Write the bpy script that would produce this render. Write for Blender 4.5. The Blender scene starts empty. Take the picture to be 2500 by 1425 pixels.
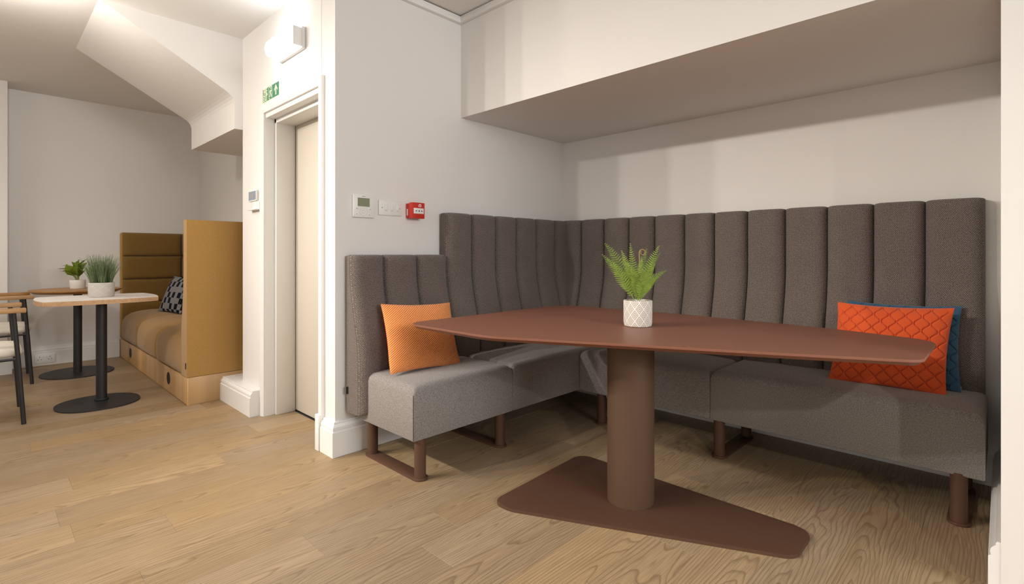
import bpy, bmesh, math, random
from mathutils import Vector, Matrix
random.seed(7)
PI = math.pi
S = bpy.context.scene
COL = S.collection

# ------------------------------------------------------------------ camera, world, lights, exposure
cam_d = bpy.data.cameras.new('camera')
cam = bpy.data.objects.new('camera', cam_d); COL.objects.link(cam)
cam.location = (0, 0, 1.1)
cam.rotation_euler = (PI/2, 0, math.radians(43.91))
cam_d.sensor_width = 36.0
cam_d.lens = 36.0*1246.6/2500
cam_d.shift_y = -(712.5-620.5)/2500
cam_d.clip_start = 0.02
S.camera = cam

w = bpy.data.worlds.new('world'); S.world = w; w.use_nodes = True
w.node_tree.nodes['Background'].inputs[0].default_value = (1, .96, .9, 1)
w.node_tree.nodes['Background'].inputs[1].default_value = 0.3

def point_light(x, y, z, e, col=(1, .91, .80), r=.045):
    d = bpy.data.lights.new('lamp', 'POINT'); d.energy = e; d.color = col; d.shadow_soft_size = r
    o = bpy.data.objects.new('lamp', d); COL.objects.link(o); o.location = (x, y, z); return o
def spot_light(x, y, z, tx, ty, tz, e, ang=110, blend=.6, col=(1, .91, .80), r=.05):
    d = bpy.data.lights.new('lamp', 'SPOT'); d.energy = e; d.color = col; d.shadow_soft_size = r
    d.spot_size = math.radians(ang); d.spot_blend = blend
    o = bpy.data.objects.new('lamp', d); COL.objects.link(o); o.location = (x, y, z)
    o.rotation_euler = (Vector((tx, ty, tz))-Vector((x, y, z))).to_track_quat('-Z', 'Y').to_euler(); return o
def area_light(x, y, z, sx, sy, e, col=(1, .93, .84), rot=(0, 0, 0)):
    d = bpy.data.lights.new('lamp', 'AREA'); d.energy = e; d.color = col; d.shape = 'RECTANGLE'; d.size = sx; d.size_y = sy
    o = bpy.data.objects.new('lamp', d); COL.objects.link(o); o.location = (x, y, z); o.rotation_euler = rot; return o

# a row of ceiling spots behind the camera's left, turned towards the alcove
WARM = (1, .93, .85)
for lx in (-2.85, -3.41, -4.01, -4.48):
    spot_light(lx, -1.6, 2.6, lx*.35-.30, 2.6, .1, 168, 68, 1, WARM)
# a downlight over the cafe tables, then unseen area lights added as soft fill
point_light(-3.95, -.02, 2.45, 27, WARM, .06)
spot_light(-5.7, -.6, 2.62, -5.5, .7, 0, 34, 100, 1, WARM)
area_light(-1.4, -1.4, 2.66, 1.2, 1.2, 12, WARM)
area_light(-5.2, -1.8, 2.66, 1.2, 1.2, 22, WARM)
spot_light(2.0, -1.0, 2.62, -.75, 2.6, .1, 120, 48, 1, WARM)  # unseen spot added to brighten the right seat and the floor before it
# added cool fill from unseen area lights: one at the side wall, one behind
COOL = (1, .985, .97)
area_light(3.15, 1.0, 2.0, .95, 2.0, 94, (.93, .965, 1), (0, PI/2, 0))
area_light(-1.2, -3.55, 1.75, 2.6, 1.3, 18, COOL, (PI/2, 0, 0))

S.view_settings.view_transform = 'Standard'
S.view_settings.look = 'None'
S.view_settings.gamma = 1
S.view_settings.use_curve_mapping = False
S.view_settings.exposure = 0.06

# ------------------------------------------------------------------ materials
def new_mat(name):
    m = bpy.data.materials.new(name); m.use_nodes = True
    return m, m.node_tree.nodes, m.node_tree.links, m.node_tree.nodes['Principled BSDF']
def rgb(c): return (c[0], c[1], c[2], 1)
def srgb(r, g, b):
    f = lambda v: (v/255/12.92) if v <= 10 else ((v/255+.055)/1.055)**2.4
    return (f(r), f(g), f(b))
def simple(name, col, rough=.6, metal=0, noise=0, nscale=40, bump=0, emit=None, estr=0, spec=.5, sheen=0):
    m, N, L, P = new_mat(name)
    P.inputs['Base Color'].default_value = rgb(col); P.inputs['Roughness'].default_value = rough
    P.inputs['Metallic'].default_value = metal
    P.inputs['Specular IOR Level'].default_value = spec
    if sheen: P.inputs['Sheen Weight'].default_value = sheen
    if noise or bump:
        t = N.new('ShaderNodeTexCoord'); n = N.new('ShaderNodeTexNoise'); n.inputs['Scale'].default_value = nscale; n.inputs['Detail'].default_value = 4
        L.new(t.outputs['Object'], n.inputs['Vector'])
        if noise:
            r = N.new('ShaderNodeValToRGB')
            r.color_ramp.elements[0].color = rgb([max(0, c*(1-noise)) for c in col]); r.color_ramp.elements[0].position = .3
            r.color_ramp.elements[1].color = rgb([min(1, c*(1+noise)) for c in col]); r.color_ramp.elements[1].position = .7
            L.new(n.outputs['Fac'], r.inputs[0]); L.new(r.outputs[0], P.inputs['Base Color'])
        if bump:
            b = N.new('ShaderNodeBump'); b.inputs['Strength'].default_value = bump; b.inputs['Distance'].default_value = .001
            L.new(n.outputs['Fac'], b.inputs['Height']); L.new(b.outputs[0], P.inputs['Normal'])
    if emit:
        P.inputs['Emission Color'].default_value = rgb(emit); P.inputs['Emission Strength'].default_value = estr
    return m
def math_node(N, L, op, a, b=None, c=None):
    n = N.new('ShaderNodeMath'); n.operation = op
    for i, v in enumerate((a, b, c)):
        if v is None: continue
        if hasattr(v, 'is_linked') or hasattr(v, 'node'): L.new(v, n.inputs[i])
        else: n.inputs[i].default_value = v
    return n.outputs[0]
def mixcol(N, L, fac, a, b, mode='MIX'):
    n = N.new('ShaderNodeMix'); n.data_type = 'RGBA'; n.blend_type = mode
    for sock, v in ((n.inputs[0], fac), (n.inputs[6], a), (n.inputs[7], b)):
        if hasattr(v, 'node'): L.new(v, sock)
        elif isinstance(v, (int, float)): sock.default_value = v
        else: sock.default_value = rgb(v)
    return n.outputs[2]

def wood_mat(name, light, dark, line, scale=1.0, rings=26.0, ringamt=.72, rough=.45, along='Y', tint=.12):
    """oak: long rings cut at a low angle, fine pores, every object shifted by its own random number"""
    m, N, L, P = new_mat(name)
    t = N.new('ShaderNodeTexCoord'); oi = N.new('ShaderNodeObjectInfo')
    sep = N.new('ShaderNodeSeparateXYZ'); L.new(t.outputs['Object'], sep.inputs[0])
    ax = {'X': (1, 0), 'Y': (0, 1), 'Z': (0, 2)}[along]
    X = sep.outputs[ax[0]]; Y = sep.outputs[ax[1]]
    rnd = oi.outputs['Random']
    r1 = math_node(N, L, 'MULTIPLY', rnd, 57.3); r2 = math_node(N, L, 'FRACT', math_node(N, L, 'MULTIPLY', rnd, 913.7))
    r3 = math_node(N, L, 'FRACT', math_node(N, L, 'MULTIPLY', rnd, 371.1))
    cx = N.new('ShaderNodeCombineXYZ'); L.new(math_node(N, L, 'MULTIPLY', X, 3.0*scale), cx.inputs[0]); L.new(math_node(N, L, 'MULTIPLY', Y, .75*scale), cx.inputs[1]); L.new(r1, cx.inputs[2])
    nl = N.new('ShaderNodeTexNoise'); nl.inputs['Scale'].default_value = 1.6; nl.inputs['Detail'].default_value = 3; L.new(cx.outputs[0], nl.inputs['Vector'])
    nval = math_node(N, L, 'SUBTRACT', nl.outputs['Fac'], .5)
    # ring distance
    xo = math_node(N, L, 'ADD', math_node(N, L, 'SUBTRACT', X, math_node(N, L, 'MULTIPLY', math_node(N, L, 'SUBTRACT', r2, .5), .16)), math_node(N, L, 'MULTIPLY', nval, .07))
    zo = math_node(N, L, 'ADD', math_node(N, L, 'ADD', math_node(N, L, 'MULTIPLY', Y, .035), math_node(N, L, 'MULTIPLY', r3, .06)), math_node(N, L, 'MULTIPLY', nval, .16))
    rr = math_node(N, L, 'SQRT', math_node(N, L, 'ADD', math_node(N, L, 'POWER', math_node(N, L, 'ABSOLUTE', xo), 2.0), math_node(N, L, 'POWER', math_node(N, L, 'ABSOLUTE', zo), 2.0)))
    ph = math_node(N, L, 'FRACT', math_node(N, L, 'MULTIPLY', rr, rings*3.3*scale))
    rampr = N.new('ShaderNodeValToRGB'); e = rampr.color_ramp.elements
    e[0].position = 0; e[0].color = (0, 0, 0, 1); e[1].position = .98; e[1].color = (.15, .15, .15, 1)
    a = e.new(.62); a.color = (.12, .12, .12, 1); b = e.new(.88); b.color = (1, 1, 1, 1)
    L.new(ph, rampr.inputs[0])
    # fine pores
    cf = N.new('ShaderNodeCombineXYZ'); L.new(math_node(N, L, 'MULTIPLY', X, 210*scale), cf.inputs[0]); L.new(math_node(N, L, 'MULTIPLY', Y, 7*scale), cf.inputs[1]); L.new(r1, cf.inputs[2])
    nf = N.new('ShaderNodeTexNoise'); nf.inputs['Scale'].default_value = 1; nf.inputs['Detail'].default_value = 3; L.new(cf.outputs[0], nf.inputs['Vector'])
    pores = N.new('ShaderNodeValToRGB'); pores.color_ramp.elements[0].position = .42; pores.color_ramp.elements[1].position = .66
    L.new(nf.outputs['Fac'], pores.inputs[0])
    c1 = mixcol(N, L, nl.outputs['Fac'], dark, light)
    c2 = mixcol(N, L, math_node(N, L, 'MULTIPLY', rampr.outputs[0], ringamt), c1, line)
    c3 = mixcol(N, L, math_node(N, L, 'MULTIPLY', pores.outputs[0], .42), c2, line)
    # occasional knots
    ck = N.new('ShaderNodeCombineXYZ'); L.new(math_node(N, L, 'MULTIPLY', X, 5.0), ck.inputs[0]); L.new(math_node(N, L, 'MULTIPLY', Y, 2.4), ck.inputs[1]); L.new(r1, ck.inputs[2])
    vk = N.new('ShaderNodeTexVoronoi'); vk.inputs['Scale'].default_value = .8; L.new(ck.outputs[0], vk.inputs['Vector'])
    kr = N.new('ShaderNodeValToRGB'); kr.color_ramp.elements[0].position = .015; kr.color_ramp.elements[0].color = (1, 1, 1, 1); kr.color_ramp.elements[1].position = .075; kr.color_ramp.elements[1].color = (0, 0, 0, 1)
    L.new(vk.outputs['Distance'], kr.inputs[0])
    c4 = mixcol(N, L, math_node(N, L, 'MULTIPLY', kr.outputs[0], .55), c3, [v*.5 for v in line])
    hsv = N.new('ShaderNodeHueSaturation'); L.new(c4, hsv.inputs['Color'])
    L.new(math_node(N, L, 'ADD', math_node(N, L, 'MULTIPLY', r2, 2*tint), 1-tint), hsv.inputs['Value'])
    L.new(math_node(N, L, 'ADD', math_node(N, L, 'MULTIPLY', r3, .2), .9), hsv.inputs['Saturation'])
    L.new(hsv.outputs[0], P.inputs['Base Color'])
    P.inputs['Roughness'].default_value = rough
    bm_ = N.new('ShaderNodeBump'); bm_.inputs['Strength'].default_value = .12; bm_.inputs['Distance'].default_value = .0006
    L.new(nf.outputs['Fac'], bm_.inputs['Height']); L.new(bm_.outputs[0], P.inputs['Normal'])
    return m

def tweed_mat(name, base, speck, p=.008, amount=.75):
    m, N, L, P = new_mat(name)
    uv = N.new('ShaderNodeUVMap'); uv.uv_map = 'UVMap'
    sep = N.new('ShaderNodeSeparateXYZ'); L.new(uv.outputs[0], sep.inputs[0])
    k = 2*PI/p
    su = math_node(N, L, 'SINE', math_node(N, L, 'MULTIPLY', sep.outputs[0], k)); sv = math_node(N, L, 'SINE', math_node(N, L, 'MULTIPLY', sep.outputs[1], k))
    pr = math_node(N, L, 'MULTIPLY', su, sv)
    r = N.new('ShaderNodeValToRGB'); r.color_ramp.elements[0].position = .10; r.color_ramp.elements[1].position = .55
    L.new(pr, r.inputs[0])
    n1 = N.new('ShaderNodeTexNoise'); n1.inputs['Scale'].default_value = 170; n1.inputs['Detail'].default_value = 2; L.new(uv.outputs[0], n1.inputs['Vector'])
    n2 = N.new('ShaderNodeTexNoise'); n2.inputs['Scale'].default_value = 9; n2.inputs['Detail'].default_value = 3; L.new(uv.outputs[0], n2.inputs['Vector'])
    rn = N.new('ShaderNodeValToRGB'); rn.color_ramp.elements[0].position = .28; rn.color_ramp.elements[0].color = (.12, .12, .12, 1); rn.color_ramp.elements[1].position = .72
    L.new(n1.outputs['Fac'], rn.inputs[0])
    f = math_node(N, L, 'MULTIPLY', math_node(N, L, 'MULTIPLY', r.outputs[0], rn.outputs[0]), amount)
    b2 = mixcol(N, L, n2.outputs['Fac'], [c*.8 for c in base], [c*1.2 for c in base])
    L.new(mixcol(N, L, f, b2, speck), P.inputs['Base Color'])
    P.inputs['Roughness'].default_value = .95; P.inputs['Specular IOR Level'].default_value = .15
    P.inputs['Sheen Weight'].default_value = .15
    bp = N.new('ShaderNodeBump'); bp.inputs['Strength'].default_value = .5; bp.inputs['Distance'].default_value = .0012
    L.new(pr, bp.inputs['Height']); L.new(bp.outputs[0], P.inputs['Normal'])
    return m

def melange_mat(name, a, b, c):
    m, N, L, P = new_mat(name)
    t = N.new('ShaderNodeTexCoord')
    n1 = N.new('ShaderNodeTexNoise'); n1.inputs['Scale'].default_value = 210; n1.inputs['Detail'].default_value = 4; n1.inputs['Roughness'].default_value = .8; L.new(t.outputs['Object'], n1.inputs['Vector'])
    mp = N.new('ShaderNodeMapping'); mp.inputs['Scale'].default_value = (40, 40, 130); L.new(t.outputs['Object'], mp.inputs[0])
    n2 = N.new('ShaderNodeTexNoise'); n2.inputs['Scale'].default_value = 1; n2.inputs['Detail'].default_value = 4; L.new(mp.outputs[0], n2.inputs['Vector'])
    r1 = N.new('ShaderNodeValToRGB'); r1.color_ramp.elements[0].position = .36; r1.color_ramp.elements[1].position = .64; L.new(n1.outputs['Fac'], r1.inputs[0])
    r2 = N.new('ShaderNodeValToRGB'); r2.color_ramp.elements[0].position = .3; r2.color_ramp.elements[1].position = .7; L.new(n2.outputs['Fac'], r2.inputs[0])
    c1 = mixcol(N, L, r1.outputs[0], a, b)
    L.new(mixcol(N, L, math_node(N, L, 'MULTIPLY', r2.outputs[0], .35), c1, c), P.inputs['Base Color'])
    P.inputs['Roughness'].default_value = .95; P.inputs['Specular IOR Level'].default_value = .15; P.inputs['Sheen Weight'].default_value = .2
    bp = N.new('ShaderNodeBump'); bp.inputs['Strength'].default_value = .25; bp.inputs['Distance'].default_value = .001
    L.new(n1.outputs['Fac'], bp.inputs['Height']); L.new(bp.outputs[0], P.inputs['Normal'])
    return m

def ribs_mat(name, a, b):
    """knitted cushion cover with diagonal ribs"""
    m, N, L, P = new_mat(name)
    uv = N.new('ShaderNodeUVMap'); uv.uv_map = 'UVMap'
    sep = N.new('ShaderNodeSeparateXYZ'); L.new(uv.outputs[0], sep.inputs[0])
    d = math_node(N, L, 'ADD', math_node(N, L, 'MULTIPLY', sep.outputs[0], -.75), math_node(N, L, 'MULTIPLY', sep.outputs[1], 1.0))
    s = math_node(N, L, 'SINE', math_node(N, L, 'MULTIPLY', d, 2*PI/.0115))
    r = N.new('ShaderNodeValToRGB'); r.color_ramp.elements[0].position = .0; r.color_ramp.elements[1].position = .42
    L.new(math_node(N, L, 'ADD', math_node(N, L, 'MULTIPLY', s, .5), .5), r.inputs[0])
    n1 = N.new('ShaderNodeTexNoise'); n1.inputs['Scale'].default_value = 260; L.new(uv.outputs[0], n1.inputs['Vector'])
    c1 = mixcol(N, L, r.outputs[0], b, a)
    L.new(mixcol(N, L, math_node(N, L, 'MULTIPLY', n1.outputs['Fac'], .35), c1, [v*.6 for v in a]), P.inputs['Base Color'])
    P.inputs['Roughness'].default_value = .9; P.inputs['Specular IOR Level'].default_value = .1; P.inputs['Sheen Weight'].default_value = .2
    bp = N.new('ShaderNodeBump'); bp.inputs['Strength'].default_value = .6; bp.inputs['Distance'].default_value = .002
    L.new(s, bp.inputs['Height']); L.new(bp.outputs[0], P.inputs['Normal'])
    return m

def blocks_mat(name):
    """dark woven cushion: columns of pale pinstripes and dark blocks"""
    m, N, L, P = new_mat(name)
    uv = N.new('ShaderNodeUVMap'); uv.uv_map = 'UVMap'
    sep = N.new('ShaderNodeSeparateXYZ'); L.new(uv.outputs[0], sep.inputs[0])
    U = math_node(N, L, 'MULTIPLY', sep.outputs[0], 1/.042); V = math_node(N, L, 'MULTIPLY', sep.outputs[1], 1/.058)
    ck = N.new('ShaderNodeTexChecker'); ck.inputs['Scale'].default_value = 1.0
    cb = N.new('ShaderNodeCombineXYZ'); L.new(U, cb.inputs[0]); L.new(V, cb.inputs[1]); cb.inputs[2].default_value = .5; L.new(cb.outputs[0], ck.inputs['Vector'])
    fl = N.new('ShaderNodeCombineXYZ'); L.new(math_node(N, L, 'FLOOR', U), fl.inputs[0]); L.new(math_node(N, L, 'FLOOR', V), fl.inputs[1])
    wn = N.new('ShaderNodeTexWhiteNoise'); L.new(fl.outputs[0], wn.inputs['Vector'])
    st = math_node(N, L, 'GREATER_THAN', math_node(N, L, 'FRACT', math_node(N, L, 'MULTIPLY', sep.outputs[0], 1/.0105)), .62)
    blk = math_node(N, L, 'MULTIPLY', math_node(N, L, 'GREATER_THAN', wn.outputs['Value'], .35), ck.outputs['Fac'])
    base = mixcol(N, L, st, srgb(70, 74, 84), srgb(190, 188, 184))
    L.new(mixcol(N, L, blk, base, srgb(22, 24, 32)), P.inputs['Base Color'])
    P.inputs['Roughness'].default_value = .9; P.inputs['Specular IOR Level'].default_value = .15
    return m

def diamonds_mat(name, groove, ridge, nu, nv, k=3.0):
    """concentric diamonds in relief round a pot; u runs round it, v up it (both 0..1)"""
    m, N, L, P = new_mat(name)
    uv = N.new('ShaderNodeUVMap'); uv.uv_map = 'UVMap'
    sep = N.new('ShaderNodeSeparateXYZ'); L.new(uv.outputs[0], sep.inputs[0])
    fu = math_node(N, L, 'ABSOLUTE', math_node(N, L, 'SUBTRACT', math_node(N, L, 'FRACT', math_node(N, L, 'MULTIPLY', sep.outputs[0], nu)), .5))
    fv = math_node(N, L, 'ABSOLUTE', math_node(N, L, 'SUBTRACT', math_node(N, L, 'FRACT', math_node(N, L, 'MULTIPLY', sep.outputs[1], nv)), .5))
    d = math_node(N, L, 'ADD', fu, fv)
    d2 = math_node(N, L, 'PINGPONG', d, .5)
    s = math_node(N, L, 'FRACT', math_node(N, L, 'MULTIPLY', d2, 2*k))
    r = N.new('ShaderNodeValToRGB'); r.color_ramp.interpolation = 'LINEAR'
    r.color_ramp.elements[0].position = .45; r.color_ramp.elements[1].position = .55; L.new(s, r.inputs[0])
    L.new(mixcol(N, L, r.outputs[0], groove, ridge), P.inputs['Base Color'])
    P.inputs['Roughness'].default_value = .8
    bp = N.new('ShaderNodeBump'); bp.inputs['Strength'].default_value = .6; bp.inputs['Distance'].default_value = .001
    L.new(r.outputs[0], bp.inputs['Height']); L.new(bp.outputs[0], P.inputs['Normal'])
    return m

M = {}
M['paint'] = simple('warm white wall paint', (.80, .775, .742), .85, bump=.05, nscale=300, spec=.2)
M['ceil'] = simple('ceiling paint', (.80, .775, .745), .9, spec=.2)
M['gloss'] = simple('white satin woodwork', (.84, .83, .81), .4)
M['door'] = simple('cream lift door', (.60, .55, .46), .5)
M['floorwood'] = wood_mat('brushed oak', (.44, .32, .19), (.345, .243, .138), (.185, .122, .066))
M['tweed'] = tweed_mat('dark tweed', (.092, .072, .063), (.66, .58, .52))
M['grey'] = melange_mat('grey melange wool', (.15, .135, .125), (.40, .367, .345), (.24, .218, .202))
M['bronze'] = simple('bronze powder coat', (.098, .048, .028), .55, nscale=900, bump=.08, spec=.35)
M['bronzecol'] = simple('bronze column coat', (.098, .055, .032), .5, nscale=900, bump=.08, spec=.35)
M['bronzetop'] = simple('bronze brown laminate', (.225, .09, .056), .42, nscale=900, bump=.04, spec=.45)
M['black'] = simple('black powder coat', (.018, .018, .02), .5, nscale=900, bump=.06)
M['blackpl'] = simple('black plastic', (.012, .012, .013), .6)
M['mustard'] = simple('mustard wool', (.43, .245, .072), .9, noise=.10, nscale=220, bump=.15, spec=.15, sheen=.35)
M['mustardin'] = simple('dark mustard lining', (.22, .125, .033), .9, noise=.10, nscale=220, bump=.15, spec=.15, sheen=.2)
M['ply'] = wood_mat('pale oak veneer', (.78, .49, .21), (.67, .40, .155), (.36, .20, .07), .8, ringamt=.35, along='X', tint=.04)
M['plyend'] = wood_mat('pale oak veneer end', (.72, .45, .19), (.62, .37, .14), (.33, .18, .065), .8, ringamt=.35, along='Y', tint=.04)
M['oaktop'] = wood_mat('oak table', (.50, .27, .10), (.40, .205, .07), (.24, .115, .04), 1.0, ringamt=.4, along='Y', tint=.03)
M['armoak'] = wood_mat('oak arm', (.52, .29, .10), (.40, .21, .065), (.25, .12, .04), 1.0, ringamt=.4, along='Y', tint=.04)
M['edgeoak'] = simple('oak edge band', (.55, .34, .18), .5, noise=.12, nscale=60)
M['whitetop'] = simple('white laminate', (.80, .75, .71), .4)
M['cream'] = simple('cream upholstery', (.74, .69, .60), .9, noise=.05, nscale=200, bump=.2, spec=.15)
M['orange'] = ribs_mat('orange knit', (1, .40, .13), (.66, .16, .05))
M['rust'] = simple('rust cushion back', (.40, .045, .022), .9, noise=.1, nscale=200, bump=.2, spec=.15)
M['red'] = simple('quilted orange red', (.72, .105, .025), .85, nscale=500, bump=.1, spec=.15, sheen=.3)
M['blue'] = simple('quilted blue', (.045, .115, .20), .9, nscale=500, bump=.1, spec=.15, sheen=.3)
M['navy'] = blocks_mat('dark woven blocks')
M['navyplain'] = simple('charcoal cushion back', (.03, .031, .036), .9, noise=.2, nscale=200, spec=.15)
M['pot'] = diamonds_mat('diamond relief pot', srgb(166, 156, 146), srgb(236, 230, 221), 10, 2.15)
M['pot2'] = diamonds_mat('fine diamond relief pot', srgb(178, 172, 166), srgb(222, 216, 208), 7, 2, 6)
M['potw'] = simple('white ceramic', (.82, .79, .75), .45)
M['soil'] = simple('potting soil', (.05, .035, .022), .95, noise=.4, nscale=200, bump=.8)
M['pebble'] = simple('pebble', (.55, .45, .35), .7, noise=.2, nscale=120)
def leafmat(name, a, b, sc=60):
    m, N, L, P = new_mat(name)
    t = N.new('ShaderNodeTexCoord'); n = N.new('ShaderNodeTexNoise'); n.inputs['Scale'].default_value = sc; L.new(t.outputs['Object'], n.inputs['Vector'])
    oi = N.new('ShaderNodeObjectInfo')
    c = mixcol(N, L, n.outputs['Fac'], a, b)
    h = N.new('ShaderNodeHueSaturation'); L.new(c, h.inputs['Color']); L.new(math_node(N, L, 'ADD', math_node(N, L, 'MULTIPLY', oi.outputs['Random'], .5), .75), h.inputs['Value'])
    L.new(h.outputs[0], P.inputs['Base Color']); P.inputs['Roughness'].default_value = .5; P.inputs['Specular IOR Level'].default_value = .3
    return m
M['fern'] = leafmat('fern green', (.13, .21, .025), (.34, .46, .085), 45)
M['fernstem'] = simple('fern stem', (.30, .36, .10), .6)
M['fiddle'] = simple('young fern crozier', (.42, .28, .09), .6)
M['grass'] = leafmat('grey green grass', (.10, .16, .06), (.30, .38, .19), 60)
M['leaf'] = leafmat('lime leaf', (.16, .26, .015), (.38, .50, .05), 50)
M['plastic'] = simple('white plastic', (.82, .81, .78), .35)
M['lcd'] = simple('unlit display', srgb(136, 142, 116), .25)
M['lcdblue'] = simple('grey blue display', srgb(140, 150, 164), .3)
M['greyprint'] = simple('grey print', (.30, .30, .29), .6)
M['darkprint'] = simple('dark print', (.02, .02, .02), .6)
M['firered'] = simple('fire alarm red', (.56, .03, .015), .4)
M['green'] = simple('safe green', srgb(60, 128, 96), .5)
M['lume'] = simple('photoluminescent print', srgb(236, 240, 206), .6)
M['diffuser'] = simple('lit opal diffuser', (.9, .9, .9), .4, emit=(.9, .96, 1), estr=11)
M['housing'] = simple('grey white housing', (.72, .70, .67), .5)
M['groove'] = simple('dark seam and painted gap shade', (.02, .018, .016), .9)

# ------------------------------------------------------------------ helpers
WL = {}
def wloc(o):
    v = Vector((0, 0, 0))
    while o is not None:
        v += o.location; o = o.parent
    return v
def finish(o, label=None, cat=None, group=None, kind=None):
    if label: o['label'] = label
    if cat: o['category'] = cat
    if group: o['group'] = group
    if kind: o['kind'] = kind
    return o
def empty(name, loc, label=None, cat=None, group=None, kind=None):
    o = bpy.data.objects.new(name, None); COL.objects.link(o); o.location = loc; o.empty_display_size = .05
    return finish(o, label, cat, group, kind)
def link(name, me, mat, parent=None, origin=None, **kw):
    """me is in world coordinates; origin moves the object's own origin there"""
    o = bpy.data.objects.new(name, me); COL.objects.link(o)
    if mat is not None and not me.materials: me.materials.append(mat)
    org = Vector(origin) if origin is not None else (wloc(parent) if parent is not None else Vector((0, 0, 0)))
    if org.length: me.transform(Matrix.Translation(-org))
    if parent is not None:
        o.parent = parent; o.location = org - wloc(parent)
    else: o.location = org
    return finish(o, **kw)
def smooth(me, ang=40):
    for p in me.polygons: p.use_smooth = True
    try: me.set_sharp_from_angle(angle=math.radians(ang))
    except Exception: pass
def from_bm(bm, name, mat, parent=None, sm=None, origin=None, **kw):
    bmesh.ops.recalc_face_normals(bm, faces=bm.faces)
    me = bpy.data.meshes.new(name); bm.to_mesh(me); bm.free()
    if sm: smooth(me, sm)
    return link(name, me, mat, parent, origin, **kw)
def bm_box(bm, x0, x1, y0, y1, z0, z1, bev=0, seg=2):
    r = bmesh.ops.create_cube(bm, size=1)
    vs = r['verts']
    for v in vs: v.co = Vector((x0+(v.co.x+.5)*(x1-x0), y0+(v.co.y+.5)*(y1-y0), z0+(v.co.z+.5)*(z1-z0)))
    if bev:
        es = list({e for v in vs for e in v.link_edges})
        bmesh.ops.bevel(bm, geom=es, offset=bev, segments=seg, profile=.5, affect='EDGES', clamp_overlap=True)
def box(name, x0, x1, y0, y1, z0, z1, mat, parent=None, bev=0, seg=2, origin=None, **kw):
    bm = bmesh.new(); bm_box(bm, x0, x1, y0, y1, z0, z1, bev, seg)
    return from_bm(bm, name, mat, parent, 40 if bev else None, origin, **kw)
def bm_prism(bm, pts, z0, z1, f=lambda x, y, z: (x, y, z), bev=0, seg=2):
    lo = [bm.verts.new(f(x, y, z0)) for x, y in pts]; hi = [bm.verts.new(f(x, y, z1)) for x, y in pts]
    n = len(pts); fl = bm.faces.new(lo[::-1]); fh = bm.faces.new(hi)
    for i in range(n): bm.faces.new((lo[i], lo[(i+1) % n], hi[(i+1) % n], hi[i]))
    if bev:
        es = list(fl.edges)+list(fh.edges)
        bmesh.ops.bevel(bm, geom=es, offset=bev, segments=seg, profile=.5, affect='EDGES', clamp_overlap=True)
def prism(name, pts, z0, z1, mat, parent=None, bev=0, seg=2, f=lambda x, y, z: (x, y, z), sm=None, origin=None, **kw):
    bm = bmesh.new(); bm_prism(bm, pts, z0, z1, f, bev, seg)
    return from_bm(bm, name, mat, parent, sm or (40 if bev else None), origin, **kw)
def round_poly(pts, rad, n=6):
    out = []
    k = len(pts)
    for i in range(k):
        p0 = Vector(pts[i-1]); p = Vector(pts[i]); p1 = Vector(pts[(i+1) % k])
        r = rad[i] if isinstance(rad, (list, tuple)) else rad
        a = (p0-p).normalized(); b = (p1-p).normalized(); ang = a.angle(b)
        d = min(r/math.tan(ang/2), (p0-p).length*.49, (p1-p).length*.49); r2 = d*math.tan(ang/2)
        c = p+(a+b).normalized()*(r2/math.sin(ang/2))
        s = p+a*d-c; e = p+b*d-c
        a0 = math.atan2(s.y, s.x); a1 = math.atan2(e.y, e.x); da = (a1-a0+PI) % (2*PI)-PI
        for j in range(n+1):
            t = a0+da*j/n; out.append((c.x+r2*math.cos(t), c.y+r2*math.sin(t)))
    return out
def bm_tube(bm, pts, r, seg=12, caps=True):
    pts = [Vector(p) for p in pts]; rings = []; up = None
    for i, p in enumerate(pts):
        t = (pts[min(i+1, len(pts)-1)]-pts[max(i-1, 0)]).normalized()
        if up is None:
            up = Vector((0, 0, 1)) if abs(t.z) < .9 else Vector((1, 0, 0))
        n = t.cross(up).normalized(); b = n.cross(t).normalized(); up = b
        rr = r[i] if isinstance(r, (list, tuple)) else r
        rings.append([bm.verts.new(p+(n*math.cos(2*PI*k/seg)+b*math.sin(2*PI*k/seg))*rr) for k in range(seg)])
    for a, c in zip(rings, rings[1:]):
        for k in range(seg): bm.faces.new((a[k], a[(k+1) % seg], c[(k+1) % seg], c[k]))
    if caps: bm.faces.new(rings[0][::-1]); bm.faces.new(rings[-1])
def tube(name, pts, r, mat, parent=None, seg=12, **kw):
    bm = bmesh.new(); bm_tube(bm, pts, r, seg); return from_bm(bm, name, mat, parent, 50, **kw)
def cyl(name, x, y, z0, z1, r, mat, parent=None, seg=24, bev=0, **kw):
    pts = [(x+r*math.cos(2*PI*k/seg), y+r*math.sin(2*PI*k/seg)) for k in range(seg)]
    return prism(name, pts, z0, z1, mat, parent, bev, 2, sm=35, **kw)
def lathe(name, cx, cy, prof, mat, parent=None, seg=40, uvscale=None, **kw):
    """prof: (r, z) from the outer foot up, over the rim and down inside"""
    bm = bmesh.new(); uvl = bm.loops.layers.uv.new('UVMap')
    rings = [[bm.verts.new((cx+r*math.cos(2*PI*k/seg), cy+r*math.sin(2*PI*k/seg), z)) for k in range(seg)] for r, z in prof]
    zs = [z for r, z in prof]; zmin, zmax = min(zs), max(zs)
    for i in range(len(prof)-1):
        for k in range(seg):
            f = bm.faces.new((rings[i][k], rings[i][(k+1) % seg], rings[i+1][(k+1) % seg], rings[i+1][k]))
            for l, (uu, ii) in zip(f.loops, ((k, i), (k+1, i), (k+1, i+1), (k, i+1))):
                l[uvl].uv = (uu/seg, (prof[ii][1]-zmin)/(zmax-zmin))
    bm.faces.new(rings[0][::-1]); bm.faces.new(rings[-1])
    return from_bm(bm, name, mat, parent, 40, **kw)
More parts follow.
